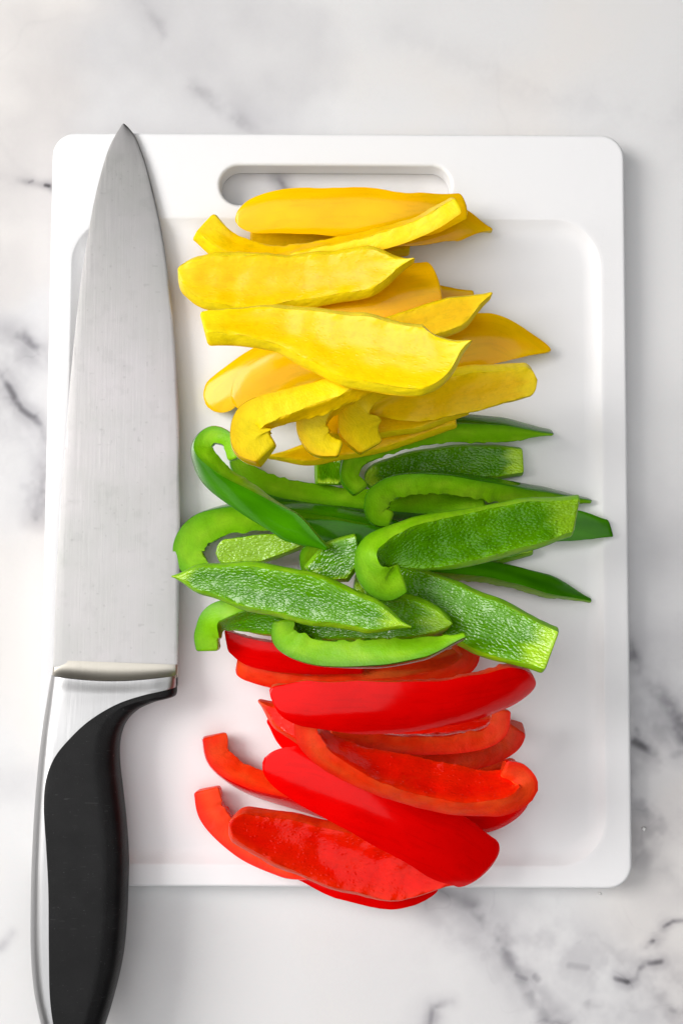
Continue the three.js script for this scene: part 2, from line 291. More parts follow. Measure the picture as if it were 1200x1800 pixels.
function slice(color, label, d) {
  const seed = ++sliceSeed * 7.31, pal = PAL[color], pts = d.p;
  const heights = pts.map(() => FLOOR + 0.006);
  const D0 = at(pts[0][0], pts[0][1], 0.015), D1 = at(pts[pts.length - 1][0], pts[pts.length - 1][1], 0.015), dir = D1.clone().sub(D0); dir.y = 0; dir.normalize();
  let sections = null, lift = null;
  const build = () => {
    const xs = [], zs = []; pts.forEach((p, i) => { const q = at(p[0], p[1], heights[i]); xs.push(q.x); zs.push(q.z); });
    const ys = pts.map((p) => (p[2] || 0) * MM);
    // resample by arc length
    const F = 600, ax = [], ay = [], az = [], S = [0];
    for (let i = 0; i <= F; i++) { const t = i / F; ax.push(crom(xs, t)); ay.push(crom(ys, t)); az.push(crom(zs, t)); if (i) S.push(S[i - 1] + Math.hypot(ax[i] - ax[i - 1], ay[i] - ay[i - 1], az[i] - az[i - 1])); }
    const Ltot = S[F], P = [], U = [], V = [], T = new THREE.Vector3(), up = new THREE.Vector3(0, 1, 0), Lf = new THREE.Vector3(), Nn = new THREE.Vector3(), Bn = new THREE.Vector3(), U2 = new THREE.Vector3();
    let j = 0;
    for (let r = 0; r < RINGS; r++) {
      // rings crowd together at the ends, so that the cut ends keep a small round
      const e = r / (RINGS - 1), s = Ltot * lerp(e, e * e * (3 - 2 * e), 0.55); while (j < F - 1 && S[j + 1] < s) j++;
      const f = clamp((s - S[j]) / (S[j + 1] - S[j] || 1e-9), 0, 1), tt = (j + f) / F;
      const x = lerp(ax[j], ax[j + 1], f), y = lerp(ay[j], ay[j + 1], f), z = lerp(az[j], az[j + 1], f);
      const q0 = Math.max(0, j - 5), q1 = Math.min(F, j + 6); T.set(ax[q1] - ax[q0], ay[q1] - ay[q0], az[q1] - az[q0]).normalize();
      Lf.crossVectors(up, T).normalize(); U2.crossVectors(T, Lf).normalize();      // left of travel seen from above, and up
      const ro = lin(d.r, tt) * Math.PI / 180;
      Nn.copy(U2).multiplyScalar(Math.cos(ro)).addScaledVector(Lf, Math.sin(ro)); Bn.crossVectors(T, Nn);
      const end = Math.min(s, Ltot - s), rnd = Math.sqrt(clamp(1 - Math.pow(1 - clamp(end / 0.0011, 0, 1), 2), 0, 1));
      const rd = (q, l) => l ? Math.sqrt(Math.max(0.06, 1 - Math.pow(1 - clamp(q / (l * PX), 0, 1), 2))) : 1, capped = d.cap ? rd(s, d.cap[0]) * rd(Ltot - s, d.cap[1]) : 1;
      const w = Math.max(2.2, lin(d.w, tt) * WIDER[color] * capped) * PX * (0.97 + 0.06 * noise3(s * 50, seed, 1)), th = Math.max(3, lin(d.t, tt)) * PX * lerp(1, 0.78, Math.cos(ro) ** 2), wob = 0.05 * th * noise3(s * 90, seed, 5), jagA = th * (d.jag ?? 0.07) * Math.max(-0.3, noise3(s * 190, seed, 21)), jagB = th * (d.jag ?? 0.07) * Math.max(-0.3, noise3(s * 190, seed, 31));
      const inset = 0.0007 * (1 - rnd), hw = Math.max(0.0004, w / 2 - inset), ht = Math.max(0.0004, th / 2 - inset), R = d.R || 0.030;
      const sag = (b) => -(b * b) / (2 * R), rc = Math.min(0.0005, ht * 0.5, hw * 0.5);
      const bev = -Math.min(hw * 0.5, (d.bev ?? 0.36) * th), slant1 = bev * (1 + 0.16 * noise3(seed, s * 40, 3)), slant2 = bev * (1 + 0.16 * noise3(seed, s * 40, 9));
      const am = s - Ltot / 2, arch = -Math.cos(ro) * am * am / (2 * (d.RL || 0.16)), ob = d.ob ? Math.tan(d.ob[0] * Math.PI / 180) * smooth(0.012, 0, s) + Math.tan(d.ob[1] * Math.PI / 180) * smooth(0.012, 0, Ltot - s) : 0;
      const put = (b, n) => { P.push(x + Bn.x * b + Nn.x * n + T.x * b * ob, y + arch + Bn.y * b + Nn.y * n + T.y * b * ob, z + Bn.z * b + Nn.z * n + T.z * b * ob); };
      // skin wall
      for (let k = 0; k < NS; k++) { const c = -1 + 2 * k / (NS - 1), b = c * (hw - rc * 0.35), rim = Math.pow(Math.abs(c), 10); put(b, ht + sag(b) - rc * 0.35 * rim + 0.00012 * noise3(b * 70, s * 26, seed)); }
      // cut edge +
      for (let k = 0; k < NE; k++) { const c = k / (NE - 1), n = lerp(ht - rc * 0.35, -ht + rc * 0.5 - wob - jagA, c), b = hw - rc * 0.35 * Math.pow(1 - c, 6) - rc * 0.5 * Math.pow(c, 6) + slant1 * c + 0.00011 * noise3(n * 500, s * 200, seed + 2); put(b, n + sag(b)); }
      // inner wall, lumpy with a wavy lip
      for (let k = 0; k < NS; k++) { const c = 1 - 2 * k / (NS - 1), b = c * (hw - rc * 0.5) + (c > 0 ? slant1 : -slant2) * Math.abs(c), rim = Math.pow(Math.abs(c), 8); put(b, -ht - wob - (c > 0 ? jagA : jagB) * Math.pow(Math.abs(c), 5) + sag(b) + rc * 0.45 * rim + 0.00022 * noise3(b * 150, s * 90, seed + 4) + 0.00020 * noise3(b * 700, s * 420, seed + 6) * (0.15 + rim)); }
      // cut edge -
      for (let k = 0; k < NE; k++) { const c = 1 - k / (NE - 1), n = lerp(ht - rc * 0.35, -ht + rc * 0.5 - wob - jagB, c), b = -(hw - rc * 0.35 * Math.pow(1 - c, 6) - rc * 0.5 * Math.pow(c, 6)) - slant2 * c + 0.00011 * noise3(n * 500, s * 200, seed + 8); put(b, n + sag(b)); }
      U.push(s); V.push([w, th]);
    }
    const M = 2 * NS + 2 * NE, I = [];
    for (let r = 0; r + 1 < RINGS; r++) for (let k = 0; k < M; k++) { const a = r * M + k, b = r * M + (k + 1) % M; I.push(a, b, a + M, b, b + M, a + M); }
    for (const r of [0, RINGS - 1]) { let cx = 0, cy = 0, cz = 0; for (let k = 0; k < M; k++) { const q = (r * M + k) * 3; cx += P[q]; cy += P[q + 1]; cz += P[q + 2]; } const ci = P.length / 3; P.push(cx / M, cy / M, cz / M); for (let k = 0; k < M; k++) { const a = r * M + k, b = r * M + (k + 1) % M; r === 0 ? I.push(ci, b, a) : I.push(ci, a, b); } }
    return { P, I, U, V, M, Ltot, xs, ys, zs };
  };
  for (let it = 0; it < 3; it++) {
    sections = build();
    lift = settle(sections.P, sections.I, dir, d.tilt ?? 0.34, d.lean ?? 0.10);
    pts.forEach((p, i) => { const t = i / (pts.length - 1), am = (t - 0.5) * sections.Ltot; heights[i] = sections.ys[i] - Math.cos(lin(d.r, t) * Math.PI / 180) * am * am / (2 * (d.RL || 0.16)) + lift(sections.xs[i], sections.zs[i]); });
  }
  const { P, I, U, V, M, Ltot } = sections;
  for (let i = 0; i < P.length; i += 3) P[i + 1] += lift(P[i], P[i + 2]);
  for (const [c, y] of raster(P, I, false)) if (y > topMap[c]) topMap[c] = y;
  // split into skin, inner wall and cut faces
  const g = thing(color + '_pepper_slice', label, 'pepper slice', color + ' pepper slices heaped on the cutting board');
  const o = new THREE.Vector3(); { const m = (Math.floor(RINGS / 2)) * M * 3; o.set(P[m], 0, P[m + 2]); let lo = 1; for (let i = 1; i < P.length; i += 3) lo = Math.min(lo, P[i]); o.y = lo; } g.position.copy(o);
  const part = (name, ranges, closed, mat, colour) => {
    const pos = [], uv = [], col = [], idx = [];
    for (const [k0, k1] of ranges) {
      const base = pos.length / 3, n = k1 - k0 + 1;
      for (let r = 0; r < RINGS; r++) for (let k = k0; k <= k1; k++) { const q = (r * M + k % M) * 3; pos.push(P[q] - o.x, P[q + 1] - o.y, P[q + 2] - o.z); const c = (k - k0) / (n - 1); const span = n > NE + 3 ? V[r][0] : V[r][1]; uv.push(U[r] + seed * 0.013, c * span + seed * 0.007 + k0 * 0.01); col.push(...colour(U[r] / Ltot, c, U[r], k0)); }
      for (let r = 0; r + 1 < RINGS; r++) for (let k = 0; k + 1 < n; k++) { const a = base + r * n + k; idx.push(a, a + 1, a + n, a + 1, a + n + 1, a + n); }
    }
    if (closed) for (const r of [0, RINGS - 1]) {          // cut ends
      const base = pos.length / 3, ci = M * RINGS + (r ? 1 : 0); pos.push(P[ci * 3] - o.x, P[ci * 3 + 1] - o.y, P[ci * 3 + 2] - o.z); uv.push(0, 0); col.push(...colour(r ? 1 : 0, 0.6, U[r]));
      for (let k = 0; k < M; k++) { const q = (r * M + k) * 3; pos.push(P[q] - o.x, P[q + 1] - o.y, P[q + 2] - o.z); uv.push(Math.hypot(P[q] - P[ci * 3], P[q + 2] - P[ci * 3 + 2]), P[q + 1]); col.push(...colour(r ? 1 : 0, 0.5, U[r])); }
      for (let k = 0; k < M; k++) r === 0 ? idx.push(base, base + 1 + (k + 1) % M, base + 1 + k) : idx.push(base, base + 1 + k, base + 1 + (k + 1) % M);
    }
    const ge = new THREE.BufferGeometry(); ge.setAttribute('position', new THREE.Float32BufferAttribute(pos, 3)); ge.setAttribute('uv', new THREE.Float32BufferAttribute(uv, 2)); ge.setAttribute('color', new THREE.Float32BufferAttribute(col, 3)); ge.setIndex(idx); ge.computeVertexNormals();
    return mesh(name, ge, mat, g);
  };
  const mix = (a, b, t) => [lerp(a[0], b[0], t), lerp(a[1], b[1], t), lerp(a[2], b[2], t)];
  part('skin', [[0, NS - 1]], false, MAT[color].skin, (t, c, s) => mix(pal.skin, pal.skin2, clamp(0.5 + 0.6 * noise3(s * 35, c * 1.6, seed), 0, 1)));
  part('inner_wall', [[NS + NE - 1, 2 * NS + NE]], false, MAT[color].inner, (t, c, s) => { const endPale = (d.pale ?? 0.5) * (smooth(0.85, 0.95, t + 0.03 * noise3(c * 3, seed, 2)) + smooth(0.12, 0.04, t + 0.03 * noise3(c * 3, seed, 7))); return mix(mix(pal.inner, pal.cut, clamp(0.10 + 0.14 * noise3(s * 55, c * 2.5, seed + 3) + Math.pow(Math.abs(c * 2 - 1), 5) * 0.8, 0, 1)), pal.rib, clamp((d.wash || 0) + endPale + (d.rib || 0) * smooth(0.0, 0.6, noise3(s * 22, c * 2, seed + 5)), 0, 1)); });
  part('cut_face', [[NS - 1, NS + NE], [2 * NS + NE - 1, M]], true, MAT[color].cut, (t, c, s, k0) => { const cc = k0 > NS + NE ? 1 - c : k0 === undefined ? 0.6 : c; return mix(mix(pal.cut, pal.rib, clamp(0.25 * noise3(s * 90, cc * 2, seed) + 0.12, 0, 1)), pal.rim, smooth(0.45, 0.0, cc)); });
  return g;
}
function add(color, list) { for (const [label, d] of list) slice(color, label, d); }
// p: photo pixels (third value: lift in mm), w: width and t: thickness in photo pixels, r: way the skin faces (0 up, 180 down, 90 left of travel),
// cap: length over which an end rounds off, ob: slant of the end cuts in degrees
add('red', [
  ['short red pepper strip half hidden under the hooked red strip', { p: [[730, 1372], [820, 1368], [908, 1346]], w: [44, 50, 40], t: 32, r: -50, cap: [0, 30] }],
  ['dark red pepper slice with its skin up, hanging over the board edge', { p: [[520, 1528], [600, 1552], [690, 1566], [770, 1554]], w: [24, 52, 62, 40], t: 30, r: [-10, -10, -14, -16], cap: [0, 50], lean: 0.3 }],
  ['red pepper slice with its inner wall up in the gap under the long smooth slice', { p: [[540, 1282], [700, 1290], [880, 1276]], w: [50, 64, 40], t: 26, r: 180, pale: 0 }],
  ['red pepper slice under the pale tipped hook, its dark skin curling out', { p: [[600, 1396], [720, 1422], [850, 1434], [926, 1392]], w: [40, 56, 62, 46], t: 28, r: [-20, -24, -30, -34], cap: [0, 40] }],
  ['red pepper slice with orange inner wall lying under the green slices', { p: [[416, 1166], [500, 1184], [620, 1186], [740, 1174], [808, 1158], [814, 1122]], w: [40, 58, 62, 62, 56, 44], t: [34, 32, 32, 34, 36, 34], r: [-125, -130, -140, -146, -130, -110], rib: 0.7, wash: 0.25, cap: [24, 20] }],
  ['blunt red pepper end poking out under the green crescent strip', { p: [[400, 1120], [450, 1144], [540, 1156], [640, 1162]], w: [36, 54, 54, 36], t: 32, r: -30, ob: [30, 0] }],
  ['small red pepper strip tucked under the pointed red strip', { p: [[472, 1262], [515, 1298], [590, 1334]], w: [8, 46, 40], t: 28, r: -20 }],
  ['pointed red pepper strip showing its orange inner wall', { p: [[454, 1231], [498, 1262], [560, 1302], [640, 1345]], w: [8, 50, 52, 40], t: 28, r: 180, pale: 0.6 }],
  ['red pepper strip with an upturned square end', { p: [[375, 1292], [386, 1336], [440, 1372], [535, 1402], [640, 1434]], w: [40, 46, 50, 52, 40], t: [42, 42, 42, 40, 36], r: [-84, -80, -70, -60, -54] }],
  ['thin red pepper strip curling upward beside the pale tipped hook', { p: [[908, 1274], [892, 1306], [838, 1331], [750, 1340], [610, 1326]], w: 44, t: [34, 34, 33, 32, 26], r: 96, ob: [18, 0] }],
  ['hooked red pepper strip curling beneath the long smooth red slice', { jag: 0.11, p: [[878, 1244], [870, 1280], [832, 1298], [740, 1303], [580, 1288]], w: 44, t: [30, 34, 32, 30, 26], r: 94 }],
  ['orange edged red pepper strip curved like a claw', { p: [[364, 1386], [376, 1432], [428, 1484], [500, 1522], [566, 1542]], w: 38, t: [42, 44, 42, 34, 10], r: [-98, -96, -92, -88, -84] }],
  ['broad red pepper slice, inner wall up with wet pimples', { p: [[404, 1444], [500, 1476], [610, 1508], [710, 1532], [806, 1544]], w: [56, 92, 110, 100, 30], t: 32, r: [184, 180, 174, 172, 170], pale: 0, R: 0.022, cap: [20, 0] }],
  ['wide smooth red pepper slice with dark crimson end, skin up', { p: [[464, 1334], [560, 1372], [680, 1432], [780, 1486], [856, 1526]], w: [66, 94, 102, 108, 96], t: 34, r: [-4, -2, 0, 4, 8], R: 0.02, cap: [44, 26], RL: 0.11, ob: [0, -12] }],
  ['long red pepper strip hooked at a pale tip, cut edge up', { p: [[536, 1250], [552, 1298], [612, 1336], [706, 1366], [800, 1386], [872, 1392], [914, 1382], [908, 1360], [882, 1350]], w: [44, 52, 64, 76, 80, 74, 58, 48, 44], t: [34, 36, 34, 34, 36, 38, 36, 34, 30], r: [-98, -112, -132, -144, -144, -134, -114, -102, -96], pale: 0.9, bev: 0.3 }],
  ['long smooth red pepper slice, skin up, upper edge ragged', { jag: 0.11, p: [[476, 1208], [540, 1234], [680, 1242], [800, 1230], [880, 1208], [930, 1178]], w: [30, 74, 86, 82, 76, 64], t: 34, r: [-14, -18, -24, -28, -34, -38], R: 0.022, cap: [30, 26], ob: [0, 14] }],
]);
add('green', [
  ['olive green pepper slice tip sticking out under the broad inner face', { p: [[780, 912], [900, 926], [1000, 924], [1072, 930]], w: [50, 58, 58, 30], t: 28, r: 4, ob: [0, 20] }],
  ['narrow green pepper sliver under the broad slice with rolled end', { p: [[740, 992], [850, 984], [940, 966]], w: [22, 26, 20], t: 22, r: 180 }],
  ['long green pepper strip with cut edge up, bending behind the smooth diagonal one', { p: [[418, 782], [428, 826], [490, 862], [600, 880], [740, 890], [850, 888]], w: 42, t: [26, 38, 42, 44, 46, 40], r: [-90, -86, -76, -70, -74, -80] }],
  ['small square green pepper chunk under the yellow hooks', { p: [[584, 776], [578, 812], [577, 852]], w: [48, 52, 50], t: 40, r: 180, pale: 0.9, bev: 0.15 }],
  ['green pepper slice with dark pimpled inner wall and pale square end', { p: [[640, 846], [720, 826], [800, 815], [870, 812], [918, 811]], w: [50, 64, 68, 64, 54], t: 26, r: 180, pale: 0.95, bev: 0.25, cap: [30, 0] }],
  ['hooked green pepper strip with a long pointed tip beside the yellow heap', { p: [[634, 864], [614, 836], [634, 796], [720, 764], [800, 754], [880, 757], [970, 760]], w: [40, 44, 46, 48, 48, 44, 30], t: [30, 34, 40, 44, 46, 42, 6], r: [90, 88, 80, 66, 60, 60, 66] }],
  ['thin green pepper strip with a pointed end lying on bare board', { p: [[750, 1000], [860, 1010], [960, 1034], [1038, 1057]], w: [38, 42, 42, 6], t: [30, 34, 34, 12], r: [46, 42, 38, 34] }],
  ['green pepper strip curving round a pale rib', { p: [[350, 1008], [332, 968], [354, 932], [410, 911], [480, 908], [570, 914], [670, 934], [735, 950]], w: 40, t: [44, 54, 56, 50, 46, 44, 42, 26], r: [92, 92, 88, 76, 66, 58, 56, 56], bev: 0.3 }],
  ['pale ribbed green pepper sliver inside the curving strip', { p: [[382, 974], [450, 966], [560, 944]], w: [48, 54, 22], t: 20, r: 190, rib: 0.8, wash: 0.55, pale: 0, cap: [20, 0], bev: 0.2 }],
  ['dark green pepper slice lying skin up in the middle of the heap', { p: [[500, 930], [600, 945], [720, 955]], w: [40, 56, 40], t: 26, r: 0 }],
  ['broad green pepper slice with dark inner wall and blunt olive end', { p: [[626, 1006], [740, 1050], [850, 1098], [968, 1144]], w: [80, 92, 94, 78], t: 28, r: 180, pale: 0.85, bev: 0.35, cap: [20, 0] }],
  ['hooked green pepper slice with a square cut foot', { p: [[366, 1144], [366, 1112], [392, 1086], [470, 1086], [590, 1092], [700, 1086], [794, 1096]], w: [44, 46, 56, 70, 76, 78, 60], t: [38, 40, 36, 30, 28, 28, 24], r: [92, 96, 130, 165, 180, 180, 180], cap: [0, 60], bev: 0.4, RL: 0.4 }],
  ['green pepper crescent strip with cut edge up resting on red slices', { jag: 0.11, p: [[496, 1090], [504, 1124], [560, 1147], [660, 1150], [740, 1140], [818, 1120]], w: 38, t: [32, 42, 42, 42, 36, 8], r: [-94, -92, -88, -80, -78, -80] }],
  ['stubby dark green pepper curl in the middle of the green heap', { p: [[575, 968], [544, 976], [546, 1016]], w: 36, t: [24, 32, 28], r: -90 }],
  ['little six sided green pepper offcut with a pale face', { p: [[552, 1012], [592, 988], [630, 964]], w: [46, 74, 52], t: 34, r: 182, pale: 0, rib: 0.6, ob: [-20, 20], bev: 0.2 }],
  ['hooked green pepper strip with a jagged curl, cut edge up', { jag: 0.11, p: [[688, 914], [664, 904], [664, 876], [700, 853], [770, 848], [860, 860], [950, 874], [1038, 880]], w: [36, 40, 42, 44, 44, 42, 40, 20], t: [28, 40, 42, 38, 36, 36, 34, 6], r: [92, 92, 90, 84, 76, 70, 70, 72] }],
  ['broad green pepper slice with a rolled jagged end, inner wall up', { jag: 0.11, p: [[708, 1016], [676, 1026], [655, 1000], [668, 972], [730, 958], [820, 945], [920, 922], [1012, 906]], w: [38, 42, 50, 68, 88, 92, 92, 66], t: [44, 52, 46, 38, 32, 30, 28, 24], r: [92, 96, 112, 140, 164, 176, 180, 180], pale: 0.45, ob: [0, 24], RL: 0.4 }],
  ['leaf shaped green pepper slice pointed at both ends, its tip over the blade', { p: [[302, 1013], [360, 1018], [450, 1032], [560, 1056], [650, 1082], [722, 1102]], w: [4, 54, 80, 80, 56, 4], t: [10, 24, 28, 28, 24, 10], r: 180, pale: 0.9, R: 0.018, RL: 0.3 }],
  ['smooth green pepper strip lying diagonally, skin up, hooked at one end', { p: [[412, 808], [402, 776], [374, 766], [354, 790], [380, 832], [440, 875], [512, 920], [578, 964]], w: [34, 38, 42, 48, 54, 56, 54, 8], t: [20, 24, 30, 36, 40, 40, 38, 22], r: [-92, -92, -90, -78, -58, -42, -32, -24] }],
]);
add('yellow', [
  ['yellow pepper slice filling the gap under the smile shaped one', { p: [[440, 418], [560, 428], [720, 428]], w: [40, 64, 40], t: 26, r: 180, pale: 0 }],
  ['thin yellow pepper slice mostly buried under the largest one', { p: [[470, 642], [580, 632], [720, 640]], w: [40, 84, 60], t: 24, r: 4 }],
  ['flat yellow pepper sliver just showing under the yellow hooks', { p: [[470, 803], [550, 797], [680, 766], [800, 736]], w: [8, 36, 46, 30], t: 22, r: 180 }],
  ['deep yellow pepper slice lying in the shade behind the fat rolled hook', { p: [[540, 740], [620, 742], [720, 728], [820, 706]], w: [40, 62, 62, 40], t: 26, r: 180, pale: 0 }],
  ['yellow pepper slice tip peeping out behind the square ended slice', { p: [[560, 542], [700, 525], [832, 521]], w: [56, 62, 16], t: 28, r: 0 }],
  ['yellow pepper slice with a sharp point at the top of the heap', { p: [[600, 410], [720, 404], [800, 394], [864, 406]], w: [50, 60, 64, 5], t: 26, r: 0 }],
  ['deep yellow pepper slice with a ragged lower edge at its free end', { p: [[640, 640], [760, 612], [860, 596], [966, 618]], w: [70, 92, 86, 26], t: 28, r: 0, cap: [0, 60], ob: [0, -20] }],
  ['yellow pepper slice with a shiny rounded end, skin up', { p: [[364, 714], [440, 658], [540, 612], [640, 590]], w: [60, 70, 72, 50], t: 30, r: [0, 4, 4, 0], cap: [34, 0] }],
  ['plump yellow pepper slice, skin up, beside the shiny rounded end', { p: [[410, 710], [460, 682], [540, 656], [640, 654]], w: [62, 88, 92, 70], t: 30, r: [0, -4, -10, -12], cap: [40, 0] }],
  ['wide yellow pepper slice with a square end, skin up', { p: [[450, 520], [560, 532], [660, 526], [772, 502]], w: [70, 86, 94, 88], t: 30, r: 0, cap: [0, 12], R: 0.022 }],
  ['bright yellow pepper slice with a lone upward point', { p: [[640, 602], [740, 570], [800, 551], [864, 518]], w: [58, 62, 58, 10], t: 26, r: 180, pale: 0.3, ob: [0, 30], bev: 0.3 }],
  ['long yellow pepper slice with a fat rolled hook beside the green heap', { p: [[942, 666], [840, 682], [740, 698], [668, 702], [630, 718], [630, 752], [652, 788]], w: [54, 76, 80, 64, 50, 44, 36], t: [26, 30, 32, 40, 48, 68, 44], r: [200, 206, 214, 238, 262, 270, 270], cap: [16, 0], bev: 0.3 }],
  ['yellow pepper hook curling beside the fat rolled one', { p: [[676, 640], [590, 694], [548, 740], [560, 778], [598, 792]], w: [40, 44, 42, 40, 34], t: [36, 46, 46, 44, 24], r: [240, 256, 266, 268, 268], bev: 0.3 }],
  ['yellow pepper strip with a wide folded hook hanging over the green strips', { p: [[676, 650], [570, 700], [480, 724], [440, 742], [444, 778], [470, 802]], w: [40, 48, 48, 44, 42, 32], t: [34, 40, 42, 48, 64, 40], r: [222, 230, 248, 266, 270, 270], ob: [0, 14], bev: 0.3 }],
  ['smooth yellow pepper slice at the top of the heap, skin up', { p: [[414, 388], [500, 371], [620, 374], [740, 376], [818, 362]], w: [48, 74, 82, 72, 44], t: 30, r: [-10, -14, -18, -18, -12], R: 0.02, cap: [34, 8] }],
  ['yellow pepper slice bent like a smile against the smooth top one', { p: [[356, 388], [400, 428], [470, 450], [560, 444], [680, 424], [745, 404], [798, 376]], w: [60, 58, 54, 52, 48, 44, 34], t: [28, 28, 30, 30, 30, 30, 28], r: [-168, -156, -140, -130, -126, -124, -120], pale: 0.4, bev: 0.4 }],
  ['yellow pepper slice with glistening inner wall and one pointed end', { p: [[314, 474], [370, 494], [450, 500], [560, 490], [650, 476], [728, 457]], w: [56, 94, 100, 88, 78, 6], t: 30, r: 180, pale: 0.6, R: 0.022, cap: [24, 0], bev: 0.45 }],
  ['largest yellow pepper slice, inner wall up, widest near its middle', { p: [[358, 576], [420, 574], [500, 580], [620, 615], [740, 634], [828, 600]], w: [56, 62, 76, 110, 98, 6], t: [34, 32, 30, 30, 30, 22], r: [200, 190, 180, 180, 180, 180], R: 0.026, pale: 0.6, ob: [-14, 0], bev: 0.4 }],
]);
// ---------------------------------------------------------------- crumbs on the marble
for (const [px, py, r, label] of [[1131, 1457, 0.0007, 'tiny white crumb on the marble beside the dark smoky vein'], [1053, 1571, 0.0005, 'tiny white crumb on the marble just off the board corner']]) {
  const g = new THREE.IcosahedronGeometry(r, 2), p = g.attributes.position;
  for (let i = 0; i < p.count; i++) { const k = 1 + 0.35 * noise3(p.getX(i) * 1500, p.getY(i) * 1500, p.getZ(i) * 1500 + px); p.setXYZ(i, p.getX(i) * k, p.getY(i) * k * 0.7, p.getZ(i) * k); }
  const g2 = mergeVertices(g); g2.computeVertexNormals();
  const m = mesh(numbered('crumb'), g2, new THREE.MeshStandardMaterial({ color: new THREE.Color().setRGB(0.85, 0.84, 0.82), roughness: 0.8 }), scene);
  m.position.copy(at(px, py, r * 0.6)); m.userData = { label, category: 'crumb', group: 'crumbs on the marble' };
}
// ---------------------------------------------------------------- chef's knife
{
  const knife = thing('chef_knife', 'chef\'s knife with broad steel blade and black and metal handle', 'knife');
  // mid plane of the knife: tip rests on the board's rim, handle on its near edge
  const K0 = at(218, 218, 0.011), K1 = at(150, 1190, 0.0165);
  const hk = (py) => 0.0112 + (0.0168 - 0.0112) * (py - 218) / (1190 - 218);
  const P3 = (px, py, dy) => { const p = at(px, py, hk(py)); return [p.x, p.y + dy, p.z]; };
  const grid = (rows, closed) => {                          // rows of [x,y,z], uv in metres
    const pos = [], uv = [], idx = [], n = rows[0].length;
    for (const r of rows) for (const q of r) { pos.push(...q); uv.push(q[0], q[2]); }
    for (let i = 0; i + 1 < rows.length; i++) for (let j = 0; j + 1 < n; j++) { const a = i * n + j; idx.push(a, a + n, a + 1, a + 1, a + n, a + n + 1); }
    let g = new THREE.BufferGeometry(); g.setAttribute('position', new THREE.Float32BufferAttribute(pos, 3)); g.setAttribute('uv', new THREE.Float32BufferAttribute(uv, 2)); g.setIndex(idx); g.computeVertexNormals(); return g;
  };
  const spine = curve([[218, 217], [224, 213], [238, 204], [260, 193], [293, 182], [353, 167], [450, 150], [550, 137], [670, 125], [773, 117], [870, 109], [1020, 100], [1157, 95], [1200, 93]]);
  const edge = curve([[218, 219.5], [224, 226], [238, 237], [260, 246.5], [290, 257], [370, 277], [440, 290], [537, 302], [633, 310], [743, 315], [900, 316.5], [1000, 315.5], [1100, 314], [1180, 312], [1200, 312]]);
  const scratch = (() => { const N = 1024, R = rng(77), s = new Float32Array(N * N); for (let k = 0; k < 900; k++) { let x = R() * N, y = R() * N; const a = R() < 0.75 ? Math.PI / 2 + (R() - 0.5) * 0.16 : (R() - 0.5) * 1.2, n = 20 + R() * 180, st = 0.15 + 0.5 * R(); for (let i = 0; i < n; i++) { x += Math.cos(a); y += Math.sin(a); const q = ((Math.floor(y) % N + N) % N) * N + ((Math.floor(x) % N + N) % N); s[q] = Math.max(s[q], st); } } return s; })();
  const brushed = grey(1024, (u, v) => 0.5 + (tn(u * 256, v * 6, 256, 6, 4) - 0.5) * 0.3 + (tn(u * 96, v * 14, 96, 14, 9) - 0.5) * 0.25 - 0.4 * scratch[Math.floor(v * 1024) * 1024 + Math.floor(u * 1024)], 1 / 0.1);
  const smear = grey(512, (u, v) => 0.46 + 0.22 * (fbm(u, v, 5, 5, 12) - 0.5) + 0.08 * (tn(u * 60, v * 8, 60, 8, 31) - 0.5) + 0.10 * scratch[Math.floor(v * 1024) * 1024 + Math.floor(u * 1024)], 1 / 0.12);
  const tintTex = (() => { const N = 512, d = new Uint8Array(N * N * 4); for (let j = 0; j < N; j++) for (let i = 0; i < N; i++) { const u = i / N, v = j / N, a = fbm(u, v, 6, 5, 3), b = smooth(0.62, 0.8, fbm(u, v, 28, 3, 66)), c = smooth(0.93, 0.99, tn(u * 90, v * 90, 90, 90, 15)), w = 238 + 26 * (a - 0.5) - 5 * b - 14 * c, k = (j * N + i) * 4; d[k] = w; d[k + 1] = w - 1 + 6 * (0.5 - a); d[k + 2] = w - 2; d[k + 3] = 255; } const t = new THREE.DataTexture(d, N, N); t.colorSpace = THREE.SRGBColorSpace; t.wrapS = t.wrapT = THREE.RepeatWrapping; t.magFilter = THREE.LinearFilter; t.repeat.set(1 / 0.12, 1 / 0.12); t.needsUpdate = true; return t; })();
  const steel = new THREE.MeshPhysicalMaterial({ color: new THREE.Color().setRGB(0.535, 0.525, 0.525), map: tintTex, metalness: 1, roughness: 0.8, roughnessMap: smear, bumpMap: brushed, bumpScale: 0.00003 });
  const polished = new THREE.MeshPhysicalMaterial({ color: new THREE.Color().setRGB(0.47, 0.47, 0.475), metalness: 1, roughness: 0.40, bumpMap: brushed, bumpScale: 0.00004 });
  const dust = grey(1024, (u, v) => 0.30 + 0.10 * (fbm(u, v, 12, 4, 88) - 0.5) + 0.5 * smooth(0.972, 0.995, tn(u * 150, v * 150, 150, 150, 89)) + 0.25 * smooth(0.93, 1, tn(u * 24, v * 260, 24, 260, 90)), 1 / 0.08); dust.colorSpace = THREE.SRGBColorSpace;
  const black = new THREE.MeshPhysicalMaterial({ color: new THREE.Color().setRGB(0.12, 0.12, 0.125), map: dust, roughness: 0.38, specularIntensity: 0.32, bumpMap: grey(256, (u, v) => tn(u * 128, v * 128, 128, 128, 6), 1 / 0.03), bumpScale: 0.00005 });
  // blade: flat grind from spine to edge with a fine sharpened bevel
  const sec = []; for (let k = 0; k <= 12; k++) sec.push(k / 12 * 0.965); sec.push(0.985, 1.0);
  const halfAt = (u, T) => T * (u < 0.965 ? lerp(1, 0.34, Math.pow(u / 0.965, 1.4)) : lerp(0.34, 0.03, (u - 0.965) / 0.035));
  const rows = [];
